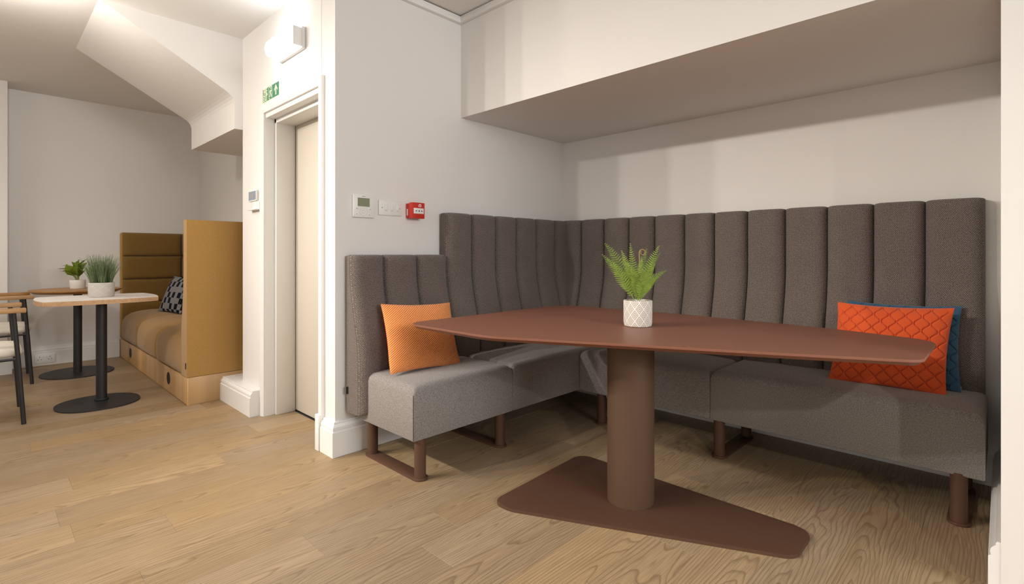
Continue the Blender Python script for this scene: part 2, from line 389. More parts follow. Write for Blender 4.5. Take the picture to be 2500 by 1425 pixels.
def wall_quad(name, x0, x1, y0, y1, z0, z1, **kw):
    return box(name, x0, x1, y0, y1, z0, z1, M['paint'], kind='structure', **kw)

# ------------------------------------------------------------------ setting: constants
XL, YB, YD, YF, ZC, ZS = -2.632, 3.35, 1.34, 2.238, 2.69, 2.017
XE = -4.055            # left end of the lift wall
XFAR = -6.88; YN = 1.80; XNIB = -6.60
XR, YFRONT = 3.2, -3.6

# floor: oak planks along Y
floor = empty('floor', (0, 0, 0), kind='structure')
box('subfloor', XFAR-.3, XR+.1, YFRONT-.1, YB+.1, -.06, -.0145, M['edgeoak'], floor)
PW = .193
x0 = -2.937-PW*21
known = {}
def kn(x, y):
    known.setdefault(int(math.floor((x-x0)/PW)), []).append(y)
for x, y in ((-2.84, .22), (-3.21, .297), (-2.45, .537), (-3.05, .90), (-1.87, .87), (-2.1, .38), (-1.67, 1.335), (-.94, 1.81), (-.18, 2.33)): kn(x, y)
pm_cache = {}
i = 0
while x0+i*PW < XR:
    xa = x0+i*PW; xb = xa+PW
    cuts = sorted(known.get(i, []))
    if not cuts: cuts = [random.uniform(-.6, 1.2)]
    ys = list(cuts)
    y = ys[-1]
    while y < YB+.02:
        y += random.choice((1.5, 1.8, 2.1)); ys.append(y)
    y = ys[0]
    while y > YFRONT-.02:
        y -= random.choice((1.8, 2.1, 2.2)); ys.insert(0, y)
    for ya, yb in zip(ys, ys[1:]):
        ya = max(ya, YFRONT-.04); yb = min(yb, YB+.05)
        if yb-ya < .03: continue
        if xb < XFAR-.25: continue
        dz = random.uniform(-.00025, .00025)
        ln = round(yb-ya, 3)
        if ln not in pm_cache:
            bm = bmesh.new(); bm_box(bm, -PW/2+.0002, PW/2-.0002, -ln/2+.0002, ln/2-.0002, -.0145, 0, .0004, 1)
            bmesh.ops.recalc_face_normals(bm, faces=bm.faces)
            me = bpy.data.meshes.new('plank'); bm.to_mesh(me); bm.free(); me.materials.append(M['floorwood']); pm_cache[ln] = me
        o = bpy.data.objects.new('plank', pm_cache[ln]); COL.objects.link(o)
        o.parent = floor; o.location = ((xa+xb)/2, (ya+yb)/2, dz)
    i += 1

# ceiling and walls
box('ceiling', XFAR-.3, XR+.1, YFRONT-.1, YB+.1, ZC, ZC+.1, M['ceil'], kind='structure')
# the lift lobby wall: pieces round the door opening
DX0, DX1, DZ = -3.615, -2.79, 2.03
wall_quad('wall_left', XL-.16, XL, YD+.0, YB+.1, 0, ZC)
bm = bmesh.new()
bm_box(bm, XE, DX0, YD, YD+.16, 0, ZC)
bm_box(bm, DX0, DX1, YD, YD+.16, DZ, ZC)
bm_box(bm, DX1, XL-.16, YD, YD+.16, 0, ZC)
bm_box(bm, XE, XE+.12, YD+.16, YN+.1, 0, ZC)
from_bm(bm, 'wall_lobby', M['paint'], kind='structure')
wall_quad('wall_back', XL-.1, .1, YB, YB+.1, 0, ZC)
# boxed-in soffit over the alcove
wall_quad('wall_soffit', XL, .0, YF, YB, ZS, ZC)
# right hand nib
wall_quad('wall_right', -.006, XR+.1, YF, YF+.16, 0, ZC)
box('wall_return', -.006, .15, YF+.16, YB+.1, 0, ZC, M['paint'], kind='structure')
wall_quad('wall_far', XFAR-.12, XFAR, YFRONT-.1, YN+.1, 0, ZC)
wall_quad('wall_breast', XFAR, XNIB, YFRONT, .165, 0, ZC)
wall_quad('wall_niche', XFAR-.1, XE+.1, YN, YN+.1, 0, ZC)
wall_quad('wall_front', XFAR-.2, XR+.1, YFRONT-.1, YFRONT, 0, ZC)
wall_quad('wall_east', XR, XR+.1, YFRONT, YF+.1, 0, ZC)

# underside of the stair flight: sloping soffit, end face, level beam
prof = [(.505, ZC), (1.225, 2.285), (1.246, 2.271), (1.263, 2.256), (1.275, 2.238), (1.282, 2.215), (1.284, 2.19), (1.284, 2.02), (YN, 2.02), (YN, ZC)]
bm = bmesh.new()
L0 = [bm.verts.new((-5.16, y, z)) for y, z in prof]; L1 = [bm.verts.new((XE, y, z)) for y, z in prof]
n = len(prof)
bm.faces.new(L0); bm.faces.new(L1[::-1])
for k in range(n): bm.faces.new((L0[k], L1[k], L1[(k+1) % n], L0[(k+1) % n]))
from_bm(bm, 'wall_stair', M['paint'], kind='structure')

# picture-rail trunking under the ceiling of the alcove
t1 = empty('trim_1', (XL, YD, ZC), kind='structure')
box('rail', XL, XL+.03, YD+.0, YF, ZC-.05, ZC-.008, M['gloss'], t1, .002)
box('rail', XL+.03, -.0, YF-.03, YF, ZC-.05, ZC-.008, M['gloss'], t1, .002)
box('painted_gap_shade', XL, XL+.012, YD, YF, ZC-.008, ZC, M['groove'], t1)  # solid dark strip, colours in the shade between rail and ceiling
box('painted_gap_shade', XL+.012, 0, YF-.012, YF, ZC-.008, ZC, M['groove'], t1)  # same painted shade along the soffit face

# moulded skirting: profile (offset from wall, z)
SK = [(0, 0), (.030, 0), (.030, .134), (.027, .138), (.0235, .139), (.0235, .143), (.0255, .150), (.024, .160), (.017, .170), (.012, .174), (.012, .180), (.009, .186), (0, .186)]
def skirting(name, path, nrm_side, depth=1.0, prof=SK, off0=0):
    """path: list of (x, y) wall points; the profile stands to the left (+1) or right (-1) of the walking direction; mitred"""
    P2 = [Vector(p) for p in path]; bm = bmesh.new(); rings = []
    for i, p in enumerate(P2):
        ds = []
        if i > 0: ds.append((P2[i]-P2[i-1]).normalized())
        if i < len(P2)-1: ds.append((P2[i+1]-P2[i]).normalized())
        ns = [Vector((-d.y, d.x))*nrm_side for d in ds]
        m = ns[0] if len(ns) == 1 else (ns[0]+ns[1])/(1+ns[0].dot(ns[1]))
        rings.append([bm.verts.new((p.x+m.x*(o*depth+(off0 if o > 0 else 0)), p.y+m.y*(o*depth+(off0 if o > 0 else 0)), z)) for o, z in prof])
    for a, b in zip(rings, rings[1:]):
        for k in range(len(prof)-1): bm.faces.new((a[k], a[k+1], b[k+1], b[k]))
    bm.faces.new(rings[0]); bm.faces.new(rings[-1][::-1])
    return from_bm(bm, name, M['gloss'], kind='structure')
skirting('baseboard_left', [(-2.75, YD), (XL, YD), (XL, YB-.03)], -1)
skirting('baseboard_back', [(XL+.03, YB), (-.006, YB)], -1)
skirting('baseboard_right', [(-.006, YB-.03), (-.006, YF+.002)], -1)
# the deep plinth that boxes in pipes at the end of the lobby wall
bpl = skirting('baseboard_lobby', [(-4.22, YD+.2), (-4.22, YD), (-3.66, YD)], -1, prof=[(a, b*.93) for a, b in SK], off0=.058)
box('plinth_top', -4.215, XE+.002, YD-.012, YD+.2, .12, .1725, M['gloss'], bpl)
skirting('baseboard_far', [(XNIB, YFRONT), (XNIB, .165), (XFAR, .165), (XFAR, 1.03)], -1)

# lift door: architrave, frame, leaf
d1 = empty('door_1', (-3.2, YD, 0), kind='structure')
AO0, AO1, AZ = -3.665, -2.753, 2.108
def arch_profile(bm):
    # picture-frame architrave, mitred at the two top corners; (w inwards from the outer edge, t proud of the wall)
    pr = [(0, 0), (0, .022), (.012, .026), (.030, .024), (.042, .016), (.050, .014), (.050, 0)]
    rings = []
    for (px, pz, sx, sz) in ((AO0, 0, 1, 0), (AO0, AZ, 1, -1), (AO1, AZ, -1, -1), (AO1, 0, -1, 0)):
        rings.append([bm.verts.new((px+sx*w_, YD-t_, pz+sz*w_)) for w_, t_ in pr])
    for a, b in zip(rings, rings[1:]):
        for k in range(len(pr)-1): bm.faces.new((a[k], a[k+1], b[k+1], b[k]))
bm = bmesh.new(); arch_profile(bm); from_bm(bm, 'architrave', M['gloss'], d1, 30)
# frame lining, stepped
bm = bmesh.new()
bm_box(bm, DX0, DX0+.004, YD, YD+.058, 0, DZ); bm_box(bm, DX1-.004, DX1, YD, YD+.058, 0, DZ); bm_box(bm, DX0, DX1, YD, YD+.058, DZ-.004, DZ)
bm_box(bm, DX0, DX0+.030, YD+.058, YD+.19, 0, DZ, .003); bm_box(bm, DX1-.030, DX1, YD+.058, YD+.19, 0, DZ, .003); bm_box(bm, DX0, DX1, YD+.058, YD+.19, DZ-.032, DZ, .003)
from_bm(bm, 'door_frame', M['gloss'], d1, 30)
box('door_leaf', -3.583, -3.20, YD+.19, YD+.22, .012, 2.0, M['door'], d1, .002)
box('door_leaf', -3.197, -2.80, YD+.19, YD+.22, .012, 2.0, M['door'], d1, .002)
box('lift_threshold', -3.60, -2.80, YD+.185, YD+.26, -.002, .003, M['groove'], d1)
box('lift_shaft', -3.75, -2.70, YD+.225, YD+.27, 0, 2.2, M['groove'], d1)
# flat block under the right architrave, down to the floor
box('architrave_block', -2.80, -2.757, YD-.036, YD, 0, .2, M['gloss'], d1, .002)

# ------------------------------------------------------------------ corner banquette
def offs(z):
    """how far the padded face stands in front of its top edge"""
    t = max(0., min(1., (1.02-z)/.52)); return .088*(t*t*(3-2*t))
def channel(name, s0, s1, z0, z1, back, front, mp, parent, endL=0, endR=0, mat='tweed', off=offs, ztop_r=.035, horiz=False, groove=.044, nz=26):
    """one upholstered channel; s runs along the wall, n out of it; mp(s, n, z) -> world"""
    bm = bmesh.new(); uvl = bm.loops.layers.uv.new('UVMap')
    Wd = s1-s0
    svals = []
    NS = 16
    for i in range(NS+1):
        t = i/NS; t = .5-.5*math.cos(PI*t); t = .35*(i/NS)+.65*t; svals.append(t)
    zvals = []
    zs_low = [z0, z0+.006, z0+.018, z0+.04]; zs_hi = [z1-ztop_r*(1-math.sin(a*PI/2/5)) for a in range(6)]
    k = nz
    for q in range(k+1): zvals.append(z0+.04+(z1-ztop_r-z0-.04)*q/k)
    zvals = zs_low[:3]+zvals+zs_hi[1:]
    grid = []
    for z in zvals:
        row = []
        for t in svals:
            nf = front+off(z)
            # seam roundings
            def edge(d, r, depth):
                if d >= r: return 0
                q = 1-d/r; return depth*(1-math.sqrt(max(0, 1-q*q)))
            e = 0
            dl, dr = t*Wd, (1-t)*Wd
            e += edge(dl, .05 if endL else .05, min(nf-back-.004, .05) if endL else groove)
            e += edge(dr, .05 if endR else .05, min(nf-back-.004, .05) if endR else groove)
            bulge = .006*(1-(2*t-1)**2)
            # top and bottom roundings
            dt = z1-z; db = z-z0
            e2 = 0
            if dt < ztop_r: q = 1-dt/ztop_r; e2 = ztop_r*(1-math.sqrt(max(0, 1-q*q)))
            if db < .03: q = 1-db/.03; e2 = max(e2, .03*(1-math.sqrt(max(0, 1-q*q))))
            nn = max(back+.004, nf+bulge-max(e, e2) if (e == 0 or e2 == 0) else nf+bulge-math.hypot(e, e2))
            zz = z-(.007*abs(2*t-1)**8 if dt < .05 else 0)
            row.append((s0+t*Wd, nn, zz))
        grid.append(row)
    V = [[bm.verts.new(mp(*p)) for p in row] for row in grid]
    def uvface(vs, ps):
        f = bm.faces.new(vs)
        for l, p in zip(f.loops, ps): l[uvl].uv = (p[0]+(p[1] if len(p) > 3 else 0), p[2])
    nr, nc = len(V), len(V[0])
    for a in range(nr-1):
        for b in range(nc-1):
            uvface((V[a][b], V[a][b+1], V[a+1][b+1], V[a+1][b]), (grid[a][b], grid[a][b+1], grid[a+1][b+1], grid[a+1][b]))
    # skirts back to the carcass plane
    for (line, pl) in (([V[a][0] for a in range(nr)], [grid[a][0] for a in range(nr)]), ([V[a][-1] for a in range(nr)], [grid[a][-1] for a in range(nr)]),
                       (V[0], grid[0]), (V[-1], grid[-1])):
        side = pl[0][0] == pl[-1][0]
        bk = [bm.verts.new(mp(p[0], back, p[2])) for p in pl]
        for a in range(len(line)-1):
            f = bm.faces.new((line[a], line[a+1], bk[a+1], bk[a]))
            for l, p, isb in zip(f.loops, (pl[a], pl[a+1], pl[a+1], pl[a]), (0, 0, 1, 1)):
                nnv = back if isb else p[1]
                l[uvl].uv = (nnv, p[2]) if side else (p[0], nnv)
    bmesh.ops.remove_doubles(bm, verts=bm.verts, dist=.0003)
    o = from_bm(bm, name, M[mat], parent, 60)
    return o

SOFA_L = 'dark tweed channel-backed corner banquette with grey seats on bronze legs, filling the alcove'
sofa = empty('corner_banquette', (-1.4, 2.75, 0), SOFA_L, 'sofa')
bx_front = -2.53; by_front = 3.245
mpL = lambda s, n, z: (XL+n, s, z)          # left run: n measured from the wall
mpB = lambda s, n, z: (s, YB-n, z)
backn = .022
fl = bx_front-XL; fb = YB-by_front
low = [1.395, 1.594, 1.823, 2.05]
for k in range(3):
    channel('back_channel', low[k], low[k+1], .235, 1.098, backn, fl, mpL, sofa, endL=(k == 0), endR=0)
tall = [2.05, 2.263, 2.484, 2.69, 2.91, 3.13, 3.33]
for k in range(6):
    channel('back_channel', tall[k], tall[k+1], .235, 1.368, backn, fl, mpL, sofa, endL=0, endR=0)
rowx = [-2.60, -2.39, -2.18, -1.966, -1.761, -1.542, -1.341, -1.137, -.924, -.710, -.496, -.283, -.062]
for k in range(12):
    channel('back_channel', rowx[k], rowx[k+1], .235, 1.370, backn, fb, mpB, sofa, endL=0, endR=(k == 11))

def seat_block(name, x0, x1, y0, y1, z0, z1, mat, parent, open_sides=(), bev=.03):
    """upholstered block: crowned top, soft top edges, nearly square lower edges"""
    bm = bmesh.new()
    nx = max(8, int((x1-x0)/.05)); ny = max(8, int((y1-y0)/.05))
    def ax(n): # denser near the ends
        v = [0, .004, .014, .03, .05]; return v
    def samples(a, b):
        L_ = b-a; e = [0, .0035, .010, .02, .034, .06]; m_ = [L_*q/6 for q in range(1, 6)]
        allv = sorted(set([round(q, 5) for q in e+[q for q in m_ if .07 < q < L_-.07]+[L_-q for q in e]]))
        return [a+q for q in allv]
    xs = samples(x0, x1); ys = samples(y0, y1)
    r = .038
    V = []
    for x in xs:
        row = []
        for y in ys:
            drop = 0
            dd = []
            for d, side in ((x-x0, 'x0'), (x1-x, 'x1'), (y-y0, 'y0'), (y1-y, 'y1')):
                rr = r if side not in open_sides else .012
                if d < rr: q = 1-d/rr; dd.append(rr*(1-math.sqrt(max(0, 1-q*q))))
            drop = math.sqrt(sum(q*q for q in dd)) if dd else 0
            drop = min(drop, .05)
            tx = (x-x0)/(x1-x0)*2-1; ty = (y-y0)/(y1-y0)*2-1
            crown = .012*(1-tx**4)*(1-ty**4)
            row.append(bm.verts.new((x, y, z1+crown-drop)))
        V.append(row)
    for a in range(len(xs)-1):
        for b in range(len(ys)-1): bm.faces.new((V[a][b], V[a+1][b], V[a+1][b+1], V[a][b+1]))
    loop = [V[a][0] for a in range(len(xs))]+[V[-1][b] for b in range(1, len(ys))]+[V[a][-1] for a in range(len(xs)-2, -1, -1)]+[V[0][b] for b in range(len(ys)-2, 0, -1)]
    prev = loop
    for zz, ins in ((z0+.006, 0), (z0, .006)):
        ring = []
        for v in loop:
            x = min(max(v.co.x, x0+ins), x1-ins); y = min(max(v.co.y, y0+ins), y1-ins)
            ring.append(bm.verts.new((x, y, zz)))
        for a in range(len(loop)):
            b = (a+1) % len(loop); bm.faces.new((prev[a], prev[b], ring[b], ring[a]))
        prev = ring
    bm.faces.new(prev[::-1])
    return from_bm(bm, name, M[mat], parent, 50)
ZS0, ZS1 = .20, .462
seat_block('seat', -2.50, -2.03, 1.430, 2.117, ZS0, ZS1, 'grey', sofa)
seat_block('seat', -2.50, -2.03, 2.120, 3.22, ZS0, ZS1, 'grey', sofa)
seat_block('seat', -2.026, -1.153, 2.752, 3.22, ZS0, ZS1, 'grey', sofa)
seat_block('seat', -1.150, -.052, 2.750, 3.22, ZS0, ZS1+.006, 'grey', sofa)
tube('seam', [(-2.0305, 1.4295, .206), (-2.0305, 1.4295, .425)], .0016, M['groove'], sofa, 6)
def obround(x0, x1, y0, y1, n=8):
    return round_poly([(x0, y0), (x1, y0), (x1, y1), (x0, y1)], min(x1-x0, y1-y0)*.499, n)
def leg_frame(cx0, cy0, cx1, cy1):
    hw = .038
    fp = prism('foot_plate', obround(min(cx0, cx1)-hw, max(cx0, cx1)+hw, min(cy0, cy1)-hw, max(cy0, cy1)+hw), 0, .011, M['bronze'], sofa, .0025)
    for x, y in ((cx0, cy0), (cx1, cy1)):
        cyl('leg', x, y, .011, ZS0+.01, .0285, M['bronze'], sofa)
leg_frame(-2.50, 1.492, -2.062, 1.492)
leg_frame(-2.50, 2.065, -2.085, 2.065)
leg_frame(-1.885, 2.80, -1.885, 3.19)
leg_frame(-1.115, 2.785, -1.115, 3.19)
leg_frame(-.132, 2.775, -.132, 3.19)
box('care_tag', XL+.040, XL+.042, 1.383, 1.394, .335, .375, M['blackpl'], sofa, label='small black fabric tag on the end of the back')

# ------------------------------------------------------------------ big meeting table
tb = empty('meeting_table', (-1.194, 2.0, 0), 'brown angular pedestal table on a thick round column in front of the banquette', 'table')
top_pts = [(-2.165, 1.475), (-1.57, 1.475), (-.585, 1.925), (-.187, 2.12), (-.187, 2.64), (-.62, 2.75), (-1.3, 2.80), (-2.175, 2.76)]
rads = [.10, .35, 1.0, .07, .13, 1.0, 1.6, .18]
tp = round_poly(top_pts, rads, 10)
def inset(pts, d):
    n = len(pts); out = []
    for i in range(n):
        a = Vector(pts[i-1]); b = Vector(pts[i]); c = Vector(pts[(i+1) % n])
        t = (c-a).normalized(); out.append((b.x-t.y*d, b.y+t.x*d))
    return out
bm = bmesh.new()
lay = [(inset(tp, .0015), .755), (tp, .7535), (tp, .7465), (inset(tp, .018), .733)]
rg = [[bm.verts.new((x, y, z)) for x, y in p] for p, z in lay]
bm.faces.new(rg[0]); bm.faces.new(rg[-1][::-1])
for a, b in zip(rg, rg[1:]):
    for k in range(len(tp)): bm.faces.new((a[k], b[k], b[(k+1) % len(tp)], a[(k+1) % len(tp)]))
from_bm(bm, 'tabletop', M['bronzetop'], tb, 25)
bp = round_poly([(-1.625, 1.565), (-1.52, 1.565), (-.535, 2.03), (-.535, 2.265), (-1.66, 2.265)], [.05, .12, .07, .07, .06], 8)
prism('base_plate', bp, .0, .014, M['bronze'], tb, .003)
cyl('column', -1.194, 2.0, .014, .735, .102, M['bronzecol'], tb, seg=64)

# ------------------------------------------------------------------ cushions
def cushion(name, w_, h_, t_, mat_f, mat_b, pos, right, up, label, cat='cushion', quilt=0, nx=90, ny=84, crush=(0, 0), tag=None, tagmat='greyprint', seam=True):
    """pos = middle of the bottom edge; right/up = unit vectors of the cover; front faces right x up"""
    right = Vector(right).normalized(); up = Vector(up).normalized(); nrm = right.cross(up).normalized()
    root = empty(name, pos, label, cat)
    for sgn, mt, nm in ((1, mat_f, 'front_cover'), (-1, mat_b, 'back_cover')):
        bm = bmesh.new(); uvl = bm.loops.layers.uv.new('UVMap')
        V = []
        for j in range(ny+1):
            row = []
            for i in range(nx+1):
                a = i/nx*2-1; b = j/ny*2-1
                # knife-edge cushion: sides draw in between the corners
                px = a*(w_/2)*(1-.055*(1-b*b)); py = b*(h_/2)*(1-.06*(1-a*a))
                th = (max(0, (1-a**4)*(1-b**4)))**.62*(1-.18*(a*a+b*b))
                nn = sgn*t_/2*th
                if quilt:
                    fu = (px+w_)/quilt; fv = (py+h_)/(quilt*1.08)
                    sw = .2*math.sin(2*PI*fv)
                    best = 9
                    for q in range(int(math.floor(fu*2))-1, int(math.floor(fu*2))+3):
                        cxq = q*.5+(sw if q % 2 == 0 else -sw)
                        best = min(best, abs(fu-cxq))
                    g = max(0, 1-best/.075); nn -= sgn*.0095*g*g*min(1, th*3); nn += sgn*.0015*min(1, best*6)*min(1, th*3)
                sagx, sagy = crush
                # lower corners squash outwards where the weight sits
                cr = max(0, -b-.55)/.45
                py2 = py+(h_/2)
                nn += .022*cr*cr*(1-a*a*.3)
                p = Vector(pos)+right*(px+sagx*cr*a)+up*(py2+sagy*cr)+nrm*nn
                row.append((bm.verts.new(p), (px+w_, py+h_)))
            V.append(row)
        for j in range(ny):
            for i in range(nx):
                q = (V[j][i], V[j][i+1], V[j+1][i+1], V[j+1][i])
                f = bm.faces.new([v for v, _ in q])
                for l, (_, uv) in zip(f.loops, q): l[uvl].uv = uv
        if sgn < 0: pass
        me = bpy.data.meshes.new(nm); bmesh.ops.recalc_face_normals(bm, faces=bm.faces)
        bm.normal_update()
        c = bm.faces[len(bm.faces)//2] if False else None
        bm.faces.ensure_lookup_table()
        if bm.faces[len(bm.faces)//2].normal.dot(nrm)*sgn < 0: bmesh.ops.reverse_faces(bm, faces=bm.faces)
        bm.to_mesh(me); bm.free(); smooth(me, 80)
        link(nm, me, mt, root)
    if tag:
        a, b = tag
        p = Vector(pos)+right*(a*w_/2)+up*((b+1)*h_/2)
        bm = bmesh.new()
        for dn in (.001, .004):
            pass
        pts = [p+right*x+up*y+nrm*n_ for n_ in (.004, .007) for x, y in ((-.004, -.014), (.016, -.014), (.016, .014), (-.004, .014))]
        vs = [bm.verts.new(q) for q in pts]
        for f in ((0, 1, 2, 3), (4, 5, 6, 7), (0, 1, 5, 4), (1, 2, 6, 5), (2, 3, 7, 6), (3, 0, 4, 7)): bm.faces.new([vs[k] for k in f])
        from_bm(bm, 'care_label', M[tagmat], root)
    return root
zc = ZS1+.008
def lean(px, py, facing, tilt):
    f = Vector(facing).normalized(); t = math.radians(tilt)
    up = Vector((0, 0, 1))*math.cos(t)-f*math.sin(t)
    right = up.cross(f).normalized()
    nrm = right.cross(up)
    if nrm.dot(f) < 0: right = -right
    return right, up
r_, u_ = lean(0, 0, (1, -.02, 0), 23)
r_ = (r_+Vector((0, 0, -.05))).normalized(); u_ = (u_+r_*.10).normalized()
cushion('orange_cushion', .475, .39, .12, M['orange'], M['rust'], (-2.285, 1.70, zc-.008), r_, u_, 'orange ribbed cushion with a rust back on the low left end of the banquette', tag=None)
r_, u_ = lean(0, 0, (.02, -1, 0), 15)
cushion('blue_cushion', .455, .40, .085, M['blue'], M['blue'], (-.365, 3.085, zc), r_, u_, 'blue quilted cushion hidden behind the orange red one at the right end', quilt=.062, nx=130, ny=120, tag=(.93, -.93), tagmat='greyprint')
r_, u_ = lean(0, 0, (.06, -1, 0), 15)
u_ = (u_+r_*.07).normalized()
cushion('red_cushion', .455, .405, .105, M['red'], M['red'], (-.410, 2.968, zc-.006), r_, u_, 'orange red cushion with ogee quilting in front of the blue one', quilt=.062, nx=160, ny=140, tag=(.9, -.9), tagmat='greyprint')

# ------------------------------------------------------------------ fern in its pot on the big table
def blade(bm, p0, p1, p2, w0, n=8, nrm=Vector((0, 0, 1)), shape=lambda t: 1-t, thick=.0006):
    """thin strap of real thickness along a quadratic curve"""
    p0, p1, p2 = Vector(p0), Vector(p1), Vector(p2); rows = []
    for i in range(n+1):
        t = i/n; p = p0*(1-t)**2+p1*2*t*(1-t)+p2*t*t
        d = ((p1-p0)*(1-t)+(p2-p1)*t).normalized()
        s = d.cross(nrm)
        if s.length < 1e-4: s = d.cross(Vector((1, 0, 0)))
        s.normalize(); k = s.cross(d).normalized()
        w_ = max(.0003, w0*shape(t))
        rows.append([bm.verts.new(p-s*w_), bm.verts.new(p+k*thick+k*w_*.25), bm.verts.new(p+s*w_), bm.verts.new(p-k*thick+k*w_*.2)])
    for a, b in zip(rows, rows[1:]):
        for j in range(4): bm.faces.new((a[j], a[(j+1) % 4], b[(j+1) % 4], b[j]))
    bm.faces.new(rows[0]); bm.faces.new(rows[-1][::-1])
def frond(parent, base, tip, bend, wmax, name='frond', npair=30, rot=None):
    base, tip = Vector(base), Vector(tip); mid = (base+tip)/2+Vector(bend)
    bm = bmesh.new()
    pts = []
    for i in range(npair+1):
        t = i/npair; pts.append(base*(1-t)**2+mid*2*t*(1-t)+tip*t*t)
    bm_tube(bm, pts, [.0016*(1-.75*i/npair) for i in range(npair+1)], 5)
    axis = (tip-base).normalized(); out = Vector((axis.x, axis.y, 0))
    side = rot if rot is not None else axis.cross(Vector((0, 0, 1)))
    if side.length < .1: side = Vector((R2[0], R2[1], 0))
    side = side.normalized()
    for i in range(2, npair+1):
        t = i/npair; p = pts[i]; d = (pts[i]-pts[i-1]).normalized()
        w_ = wmax*min(1, (t+.05)/.35)*(1-max(0, t-.35)/.68)**.8
        w_ = max(w_, .004)
        nr = side.cross(d).normalized()
        for sg in (-1, 1):
            e = p+side*sg*w_*.95+d*w_*.42-nr*w_*.12+Vector((random.uniform(-1, 1), random.uniform(-1, 1), random.uniform(-1, 1)))*.0012
            m_ = (p+e)/2+nr*w_*.15+d*w_*.02
            blade(bm, p, m_, e, min(.0032, .0016+w_*.045), 3, nr, lambda t: (.8, 1, .85, .2)[min(3, int(t*3+.01))], .0003)
    return from_bm(bm, name, M['fern'], parent, 60)
R2 = Vector((.7204, .6935, 0)); D2 = Vector((-.6935, .7204, 0))
pc = Vector((-1.272, 2.197, .755))
fern = empty('potted_fern', pc, 'green fern in a grey and white diamond-patterned pot on the brown table', 'plant')
lathe('pot', pc.x, pc.y, [(.060, .755), (.064, .758), (.0675, .775), (.068, .875), (.0665, .879), (.062, .879), (.0605, .874), (.060, .862)], M['pot'], fern, 56)
lathe('soil', pc.x, pc.y, [(.0598, .858), (.0598, .8655), (.03, .869), (.002, .870)], M['soil'], fern, 24)
for k in range(26):
    a = random.uniform(0, 2*PI); rr = random.uniform(.025, .052); s = random.uniform(.004, .0075)
    bm = bmesh.new(); bmesh.ops.create_icosphere(bm, subdivisions=1, radius=s)
    for v in bm.verts: v.co = Vector((v.co.x*1.2, v.co.y, v.co.z*.7))+Vector((pc.x+rr*math.cos(a), pc.y+rr*math.sin(a), .871))
    from_bm(bm, 'pebble', M['pebble'], fern, 60)
SC = 2.47/1246.6
def at(px, py, dd=0):
    """offset in the plant's own upright frame: px right, py up (in 2.47 m / 1246.6 units), dd in depth"""
    return pc+R2*((px-1568)*SC)+Vector((0, 0, .124+(738-py)*SC))+D2*dd
fr = [((1487, 601), -.02, .030, (-.01, .05)), ((1478, 628), -.05, .026, (-.005, .03)), ((1553, 601), .03, .022, (0, .01)), ((1500, 640), .05, .026, (-.01, .03)), ((1617, 607), -.02, .027, (.01, .04)),
      ((1628, 624), .04, .026, (.02, .03)), ((1640, 668), .03, .026, (.03, .03)), ((1592, 614), .02, .024, (.0, .02)), ((1571, 632), -.05, .024, (0, .0)), ((1530, 640), -.06, .026, (-.01, .02)),
      ((1600, 650), -.07, .026, (.01, .02)), ((1585, 640), .06, .026, (.01, .02)), ((1545, 655), -.08, .024, (-.01, .02)), ((1612, 680), -.04, .022, (.01, .02)), ((1536, 618), .07, .024, (-.01, .02)), ((1575, 660), -.09, .024, (0, .02))]
for (tx, ty), dd, wm, (bs, bu) in fr:
    b = at(1568+(tx-1568)*.12, 737, dd*.2)
    t = at(tx, ty, dd)
    sd = D2*.35*(1 if tx > 1568 else -1)+R2
    ax_ = (t-b).normalized(); sd = (sd-ax_*sd.dot(ax_)).normalized()
    frond(fern, b, t, R2*(-bs)+Vector((0, 0, bu)), wm*1.35, rot=sd, npair=24)
pts = []
b = at(1570, 735, -.01); t = at(1570, 640, -.02)
for i in range(8): pts.append(b.lerp(t, i/8))
for i in range(26):
    a = i/25*2*PI*1.15; rr = 8.0*(1-.45*i/25)
    pts.append(at(1577-rr*math.cos(a)*1.0, 622-rr*math.sin(a), -.02)) if i > 0 else pts.append(at(1569, 624, -.02))
tube('crozier', pts, [.0022-.0008*i/len(pts) for i in range(len(pts))], M['fiddle'], fern, 8, label='curled brown young frond')

# ------------------------------------------------------------------ mustard booth
booth = empty('high_back_booth', (-5.55, 1.42, 0), 'mustard high-sided booth seat on an oak drawer plinth by the lift wall', 'booth')
BX0, BX1, BY0, BY1 = -6.875, -4.275, 1.033, 1.79
box('plinth', BX0+.02, BX1, BY0+.018, 1.60, .0, .2, M['plyend'], booth, .002, origin=(-4.275, 1.3, .1))
for a, b in ((BX0+.03, -5.60), (-5.597, BX1-.022)):
    dr = box('drawer_front', a, b, BY0+.002, BY0+.018, .004, .198, M['ply'], booth, .001, origin=((a+b)/2, 1.04, .1))
for hx in (-6.30, -4.80):
    bm = bmesh.new(); bm_tube(bm, [(hx, BY0-.001, .113), (hx, BY0+.006, .113)], .048, 28)
    from_bm(bm, 'finger_hole', M['blackpl'], booth, 40)
box('end_strip', BX1-.02, BX1, BY0+.001, BY0+.018, .0, .2, M['ply'], booth, .001)
